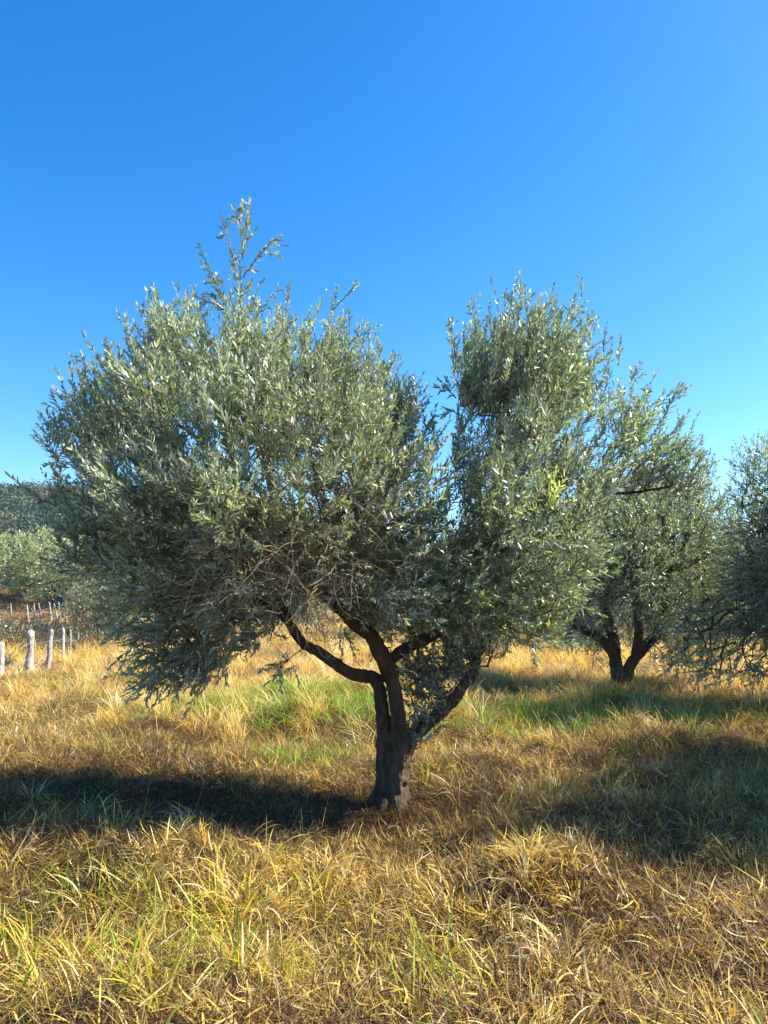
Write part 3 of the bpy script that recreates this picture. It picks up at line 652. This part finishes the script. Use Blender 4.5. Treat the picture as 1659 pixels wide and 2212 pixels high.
# ------------------------------------------------------------------ FENCES
def fence(name_label, posts, wires, depth_below=.3, seed=1, cat='wire fence'):
    rng = R(seed)
    p0 = P(posts[0][0], posts[0][1], posts[0][3]); org = (p0[0], p0[1], float(H(p0[0], p0[1])))
    root = empty('wire_fence', org); tag(root, name_label, cat, 'wire fences at the left')
    tops = []
    for (tx, ty, bxp, Z, w, shape) in posts:
        top = P(tx, ty, Z); gx_, gy_ = P(bxp, ty + 60, Z)[0], Z
        bot = np.array([gx_, gy_, float(H(gx_, gy_)) - depth_below])
        w *= .41
        prof = [1.0, 1.0, .97, .92, .95, .97, .93, .75, .35] if shape == 0 else [1.15, 1.2, 1.05, .88, .72, .82, .95, .85, .4]
        tt = [0, .2, .4, .55, .65, .8, .9, .97, 1.0]
        rows = [list(bot + (top - bot) * t + rng.normal(size=3) * w * .12 * (t < .99)) + [w * pr] for t, pr in zip(tt, prof)]
        L = spline(rows, 22); V, Q, T = tube(L[:, :3], np.maximum(L[:, 3], .004), 12, .12, rng, ridges=2)
        mesh_obj('post', V, [Q, T], M_post, root, smooth=True, origin=org)
        tops.append((top, bot))
    for f_ in wires:
        ls = []
        for (a, b), (c, d) in zip(tops[:-1], tops[1:]):
            s = a + (b - a) * f_; e_ = c + (d - c) * f_; t = np.linspace(0, 1, 6)[:, None]
            ls.append(s + (e_ - s) * t - np.array([0, 0, 1]) * .05 * 4 * t * (1 - t))
        V, Q = batch_tubes(np.array(ls), .006, .006, 4); mesh_obj('wire', V, Q, M_wire, root, origin=org)
    return root
fence('nearer fence of fat weathered grey posts and slack wire in straw-coloured grass',
      [(-70, 1375, -72, 15.5, .22, 0), (2, 1386, 4, 17, .17, 0), (67, 1361, 66, 18, .21, 1), (111, 1359, 103, 20.5, .15, 0), (136, 1356, 139, 23, .13, 0), (152, 1359, 154, 25, .09, 0), (169, 1365, 162, 26, .1, 0), (187, 1362, 187, 29, .09, 0), (205, 1350, 205, 31, .10, 0), (212, 1332, 216, 33, .09, 0), (226, 1345, 232, 33.5, .1, 0)], (.22, .48, .7), seed=4)
fence('farther fence of thin pale leaning stakes on the brown bank below pale olives',
      [(-20, 1310, -18, 37, .1, 0), (23, 1303, 27, 38, .09, 0), (58, 1306, 65, 38.5, .09, 0), (73, 1302, 79, 39, .07, 0), (83, 1302, 92, 39.5, .1, 0), (106, 1300, 112, 40, .11, 0), (116, 1303, 126, 40.5, .11, 0), (127, 1300, 131, 41, .1, 0), (143, 1302, 146, 41.5, .09, 0), (157, 1299, 161, 42, .1, 0), (180, 1302, 184, 42, .09, 0), (206, 1308, 206, 40, .12, 0), (211, 1308, 213, 39.5, .1, 0), (226, 1318, 228, 39, .1, 0), (240, 1322, 240, 38.5, .1, 0)], (.25, .6), seed=5)

# ------------------------------------------------------------------ GRASS
DRY = np.array([[.82, .61, .15], [.70, .49, .10], [.86, .70, .26], [.62, .39, .08], [.86, .74, .42], [.44, .25, .07], [.80, .52, .09]])
BRN = np.array([[.22, .11, .045], [.32, .17, .065], [.14, .08, .04], [.36, .23, .11], [.42, .30, .16], [.10, .06, .035]])
GRN = np.array([[.20, .33, .035], [.28, .41, .04], [.14, .25, .03], [.42, .48, .05], [.55, .52, .08]])
def blades(rng, root, az, L, W, th0, curl, col, k):
    """root (n,3) az,L,W,th0,curl (n), col (n,3): tapered arching blades with k segments"""
    n = len(root); dt = 1.0 / k
    pos = root.copy(); hd = np.stack([np.cos(az), np.sin(az), np.zeros(n)], 1)
    tw = rng.uniform(-.9, .9, n); sd = np.stack([-np.sin(az + tw), np.cos(az + tw), np.zeros(n)], 1)
    sd[:, 2] = rng.uniform(-.4, .4, n)
    V = np.zeros((n, k + 1, 2, 3), dtype=np.float32); 
    for i in range(k + 1):
        t = i * dt
        w = W * (.55 + .9 * t) * (1 - t) ** .8 if i < k else W * .04
        w = np.minimum(w, W)
        V[:, i, 0] = pos - sd * (w * .5)[:, None]; V[:, i, 1] = pos + sd * (w * .5)[:, None]
        th = th0 + curl * (t + dt * .5) ** 1.3
        pos = pos + (hd * np.sin(th)[:, None] + np.array([0, 0, 1.0]) * np.cos(th)[:, None]) * (L * dt)[:, None]
    idx = np.arange(n * (k + 1) * 2).reshape(n, k + 1, 2)
    Q = np.stack([idx[:, :-1, 0], idx[:, :-1, 1], idx[:, 1:, 1], idx[:, 1:, 0]], -1).reshape(-1, 4)
    C = np.repeat(col, (k + 1) * 2, axis=0).astype(np.float32)
    return V.reshape(-1, 3), Q, C
def scatter(rng, y0, y1, dens, wid=.66, extra=1.0):
    """uniform points of a wedge in front of the camera, dens per m2"""
    A = wid * (y1 ** 2 - y0 ** 2) + 2 * extra * (y1 - y0); n = int(A * dens * 1.25)
    y = np.sqrt(rng.uniform(y0 ** 2, y1 ** 2, n)); x = rng.uniform(-1, 1, n) * (wid * y + extra)
    return x, y
def bare_shade(x, y):      # worn dark patch left of trunk and round its foot, crown shade painted in
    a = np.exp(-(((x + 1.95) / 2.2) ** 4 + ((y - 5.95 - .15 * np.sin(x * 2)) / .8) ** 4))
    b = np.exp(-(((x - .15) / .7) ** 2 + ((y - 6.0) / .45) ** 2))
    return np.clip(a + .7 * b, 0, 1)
GP = [(-1.5, 11.0, 1.5, 1.7, 1.0), (-.3, 10.0, .8, .9, .7), (2.0, 10.2, 1.5, 1.0, .8), (3.3, 9.6, 1.4, .9, .8), (1.6, 9.0, 1.2, .6, .7), (3.4, 11.6, 1.2, .7, .6), (-.85, 7.6, .45, .4, .9), (-.35, 8.0, .4, .3, .5), (1.2, 6.15, .35, .22, .8), (.5, 6.9, .3, .4, .7),
      (-1.35, 3.9, .45, .28, .9), (-.9, 3.8, .3, .25, .9), (-1.75, 3.5, .4, .3, .5), (-.5, 4.15, .4, .4, .55), (-.45, 3.35, .5, .25, .9), (.1, 3.6, .28, .35, .75), (-1.1, 3.2, .5, .25, .8), (.95, 4.5, .25, .2, .5), (.3, 3.2, .3, .2, .6), (4.9, 8.2, 1.0, .9, .5), (-3.0, 9.7, 1.0, .5, .4)]
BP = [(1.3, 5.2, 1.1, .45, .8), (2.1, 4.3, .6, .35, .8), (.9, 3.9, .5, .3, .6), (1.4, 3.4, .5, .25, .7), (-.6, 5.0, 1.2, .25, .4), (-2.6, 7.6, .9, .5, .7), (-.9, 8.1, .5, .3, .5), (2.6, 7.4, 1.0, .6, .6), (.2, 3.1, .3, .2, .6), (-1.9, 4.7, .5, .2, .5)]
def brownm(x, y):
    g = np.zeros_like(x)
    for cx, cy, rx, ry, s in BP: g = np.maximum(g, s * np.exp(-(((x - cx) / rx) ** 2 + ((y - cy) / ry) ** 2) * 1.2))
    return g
def greenm(x, y):
    g = np.zeros_like(x)
    for cx, cy, rx, ry, s in GP: g = np.maximum(g, s * np.exp(-(((x - cx) / rx) ** 2 + ((y - cy) / ry) ** 2) * 1.3))
    return g
DG = Soup(); GG = Soup()
def put(S, rng, x, y, *a):
    root = np.stack([x, y, H(x, y) - .01], 1)
    V, Q, C = blades(rng, root, *a); S.add(V, Q, None, C)
def thatch(seed, y0, y1, dens, Ls, Ws, k):
    rng = R(seed); x, y = scatter(rng, y0, y1, dens); n = len(x)
    bm = bare_shade(x, y); pal = np.concatenate([BRN, DRY[:4]])
    col = pal[rng.randint(0, len(pal), n)] * rng.uniform(.7, 1.2, (n, 1))
    patch = vnoise(x, y, .5, 61)[:, None]; col = col * (.14 + .95 * patch); col = col * (1 - bm[:, None] * np.array([[.22, .40, .56]]))  # last factor darkens the worn patch and paints part of the crown's shadow
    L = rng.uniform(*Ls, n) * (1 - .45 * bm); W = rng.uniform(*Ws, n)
    x0, y0_ = x, y
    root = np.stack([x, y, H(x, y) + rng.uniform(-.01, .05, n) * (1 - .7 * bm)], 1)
    V, Q, C = blades(rng, root, rng.uniform(0, 6.28, n), L, W, rng.uniform(.5, 1.75, n), rng.uniform(-.6, .9, n), col, k); DG.add(V, Q, None, C)
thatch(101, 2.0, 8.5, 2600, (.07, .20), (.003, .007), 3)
def litter(seed):
    rng = R(seed); x, y = scatter(rng, 2.2, 8.0, 330); n = len(x); bm = bare_shade(x, y)
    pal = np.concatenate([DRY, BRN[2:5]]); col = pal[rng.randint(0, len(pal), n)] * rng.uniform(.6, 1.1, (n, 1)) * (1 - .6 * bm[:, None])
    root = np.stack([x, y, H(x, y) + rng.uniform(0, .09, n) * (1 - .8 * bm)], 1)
    V, Q, C = blades(rng, root, rng.uniform(0, 6.28, n), rng.uniform(.05, .15, n), rng.uniform(.008, .015, n), rng.uniform(.9, 2.0, n), rng.uniform(-1.4, 1.4, n), col, 4); DG.add(V, Q, None, C)
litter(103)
thatch(102, 8.5, 16, 700, (.12, .26), (.005, .009), 2)
def tussocks(seed, y0, y1, dens, nb, Ls, Ws, k, tall=1.0):
    rng = R(seed); cx, cy = scatter(rng, y0, y1, dens); m = len(cx)
    keep = (rng.uniform(size=m) > bare_shade(cx, cy) * .96) & (rng.uniform(size=m) < .30 + .9 * (vnoise(cx, cy, .45, 72) > .42) + sstep(8, 12, cy)) & (rng.uniform(size=m) > .75 * greenm(cx, cy) * sstep(6.5, 8, cy))
    cx, cy = cx[keep], cy[keep]; m = len(cx)
    big = vnoise(cx, cy, .7, 71) * 1.0 + rng.uniform(.3, 1.1, m) * .5         # vigour of a clump
    shade = np.exp(-((cx - .6) / 1.2) ** 2 - ((cy - 4.9) / .5) ** 2)
    cnt = np.maximum(6, (nb * big)).astype(int); ci = np.repeat(np.arange(m), cnt); n = len(ci)
    rr = rng.uniform(.02, .10, m)[ci] * (1 + .04 * cy[ci]); a = rng.uniform(0, 6.28, n); q_ = np.sqrt(rng.uniform(size=n))
    x = cx[ci] + np.cos(a) * rr * q_; y = cy[ci] + np.sin(a) * rr * q_
    wind = rng.uniform(0, 6.28, m)[ci]; ws = rng.uniform(.1, .8, m)[ci]
    ax = np.cos(a) * (1 - ws) + np.cos(wind) * ws; ay = np.sin(a) * (1 - ws) + np.sin(wind) * ws
    az = np.arctan2(ay, ax) + rng.normal(size=n) * .35
    lean = rng.uniform(-.1, .55, m) * (cy < 9)
    hue = rng.randint(0, len(DRY), m)[ci]; mixr = rng.uniform(size=n) < .45
    hue = np.where(mixr, rng.randint(0, len(DRY), n), hue); col = DRY[hue].copy()
    col = col * rng.uniform(.7, 1.2, m)[ci][:, None]
    farb = sstep(24, 33, y) * sstep(-7, -10, x)
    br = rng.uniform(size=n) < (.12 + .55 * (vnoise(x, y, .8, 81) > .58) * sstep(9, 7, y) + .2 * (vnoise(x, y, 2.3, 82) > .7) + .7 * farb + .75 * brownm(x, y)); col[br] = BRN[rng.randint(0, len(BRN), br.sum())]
    g = greenm(x, y); yg = rng.uniform(size=n) < g * .55; col[yg] = col[yg] * .5 + GRN[rng.randint(2, 5, yg.sum())] * .5
    col = col * rng.uniform(.75, 1.2, (n, 1)) * (1.12 + .10 * sstep(7, 11, y))[:, None]
    col = np.minimum(col, np.array([[.90, .80, .60]]))
    L = rng.uniform(*Ls, n) * (.45 + .8 * big[ci]) * tall * (1 - .35 * brownm(x, y))
    L = L * (1 + .5 * sstep(-3, -6, x) * sstep(22, 25, y)); L = L * (1 - .45 * sstep(-5.5, -7.5, x) * sstep(24, 20, y))
    W = rng.uniform(*Ws, n)
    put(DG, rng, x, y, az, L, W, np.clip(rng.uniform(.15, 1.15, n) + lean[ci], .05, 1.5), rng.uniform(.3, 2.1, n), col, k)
    print('tussock blades', n)
tussocks(201, 2.0, 8.5, 40, 38, (.07, .22), (.006, .0145), 6)
tussocks(202, 8.5, 17, 9, 60, (.18, .42), (.006, .010), 5)
tussocks(203, 17, 34, 3.0, 60, (.3, .55), (.011, .019), 4, 1.1)
tussocks(204, 34, 62, 1.0, 70, (.2, .42), (.02, .04), 3, 1.0)
def stalks(seed, n):
    rng = R(seed); x, y = scatter(rng, 2.6, 14, 2.0); n = len(x)
    col = DRY[rng.randint(0, len(DRY), n)] * 1.05
    put(DG, rng, x, y, rng.uniform(0, 6.28, n), rng.uniform(.3, .6, n), rng.uniform(.003, .005, n), rng.uniform(.2, 1.1, n), rng.uniform(0, .9, n), col, 7)
stalks(301, 0)
def greens(seed, y0, y1, dens, nb, Ls, Ws, k):
    rng = R(seed); cx, cy = scatter(rng, y0, y1, dens); g = greenm(cx, cy)
    keep = rng.uniform(size=len(cx)) < (np.clip(g * 1.2 - .12, 0, 1) + .010 + .10 * sstep(4.7, 4.1, cy) * sstep(1.2, .2, cx)) * (1 - .9 * bare_shade(cx, cy))
    cx, cy = cx[keep], cy[keep]; m = len(cx); cnt = rng.randint(nb // 2, nb, m); ci = np.repeat(np.arange(m), cnt); n = len(ci)
    a = rng.uniform(0, 6.28, n); r = rng.uniform(0, .06, n) * (1 + .06 * cy[ci]); x = cx[ci] + np.cos(a) * r; y = cy[ci] + np.sin(a) * r
    far_ = sstep(5, 8, cy)[ci]
    hc = rng.choice(5, m, p=[.22, .22, .14, .26, .16])[ci]; col = GRN[hc] * rng.uniform(.8, 1.2, (n, 1))
    col = col * (1 - .15 * far_[:, None])
    col = col * np.where(cy[ci][:, None] < 7, np.array([[1.15, .95, 1.0]]), np.array([[.78, 1.0, .9]]))
    dry = rng.uniform(size=n) < np.where(cy[ci] < 7, .25, .06); col[dry] = DRY[rng.randint(0, 5, dry.sum())]
    put(GG, rng, x, y, a + rng.normal(size=n) * .6, rng.uniform(*Ls, n), rng.uniform(*Ws, n), rng.uniform(.2, 1.15, n), rng.uniform(.1, 1.5, n), col, k)
    print('green blades', n)
greens(401, 2.4, 7.2, 48, 18, (.13, .32), (.008, .015), 6)
greens(402, 7.2, 15, 44, 28, (.16, .36), (.007, .012), 5)
tag(DG.build('dry_grass', M_grass), 'golden and brown dry grass covering the orchard floor', 'dry grass', kind='stuff')
tag(GG.build('green_grass', M_green), 'fresh green grass tufts among the dry grass', 'green grass', kind='stuff')

# ------------------------------------------------------------------ AIR
m, nt, nd, lk = new_mat('air'); pv = N(nt, 'ShaderNodeVolumePrincipled'); pv.inputs['Color'].default_value = (.45, .68, 1, 1); pv.inputs['Density'].default_value = .00035; pv.inputs['Anisotropy'].default_value = .2
lk.new(pv.outputs[0], N(nt, 'ShaderNodeOutputMaterial').inputs['Volume'])
bv = np.array([[a, b, c] for a in (-700, 700) for b in (-690, 710) for c in (-8, 52)], float)
hz_ = mesh_obj('haze', bv, np.array([[0, 1, 3, 2], [4, 6, 7, 5], [0, 4, 5, 1], [2, 3, 7, 6], [0, 2, 6, 4], [1, 5, 7, 3]]), m)
tag(hz_, 'thin blue air between the orchard and the far hill', 'haze', kind='stuff')
# ------------------------------------------------------------------ LIGHT
EL = math.radians(40); AZ = math.radians(81)     # azimuth measured from the view direction towards the right
sun_dir = Vector((math.cos(EL) * math.sin(AZ), math.cos(EL) * math.cos(AZ), math.sin(EL)))
sd_ = bpy.data.lights.new('sun', 'SUN'); sd_.energy = 5.0; sd_.angle = math.radians(.5); sd_.color = (1, .94, .84)
so = bpy.data.objects.new('sun', sd_); COL.objects.link(so); so.rotation_euler = sun_dir.to_track_quat('Z', 'Y').to_euler(); so.location = (20, 10, 30)
w = bpy.data.worlds.new('World'); scene.world = w; w.use_nodes = True; nt = w.node_tree; nt.nodes.clear()
sky = nt.nodes.new('ShaderNodeTexSky'); sky.sky_type = 'NISHITA'; sky.sun_disc = False; sky.sun_elevation = EL; sky.sun_rotation = AZ
sky.altitude = 800; sky.air_density = 1.0; sky.dust_density = 1.0; sky.ozone_density = 2.6
hs = nt.nodes.new('ShaderNodeHueSaturation'); hs.inputs['Hue'].default_value = .502; hs.inputs['Saturation'].default_value = 1.42; hs.inputs['Value'].default_value = 1.0
bg = nt.nodes.new('ShaderNodeBackground'); bg.inputs['Strength'].default_value = .107
ow = nt.nodes.new('ShaderNodeOutputWorld')
nt.links.new(sky.outputs[0], hs.inputs['Color']); nt.links.new(hs.outputs[0], bg.inputs['Color']); nt.links.new(bg.outputs[0], ow.inputs['Surface'])
scene.view_settings.view_transform = 'Standard'; scene.view_settings.look = 'None'; scene.view_settings.exposure = 1.45; scene.view_settings.gamma = 1
scene.render.engine = 'CYCLES'; scene.cycles.max_bounces = 6; scene.cycles.diffuse_bounces = 3; scene.cycles.transmission_bounces = 4
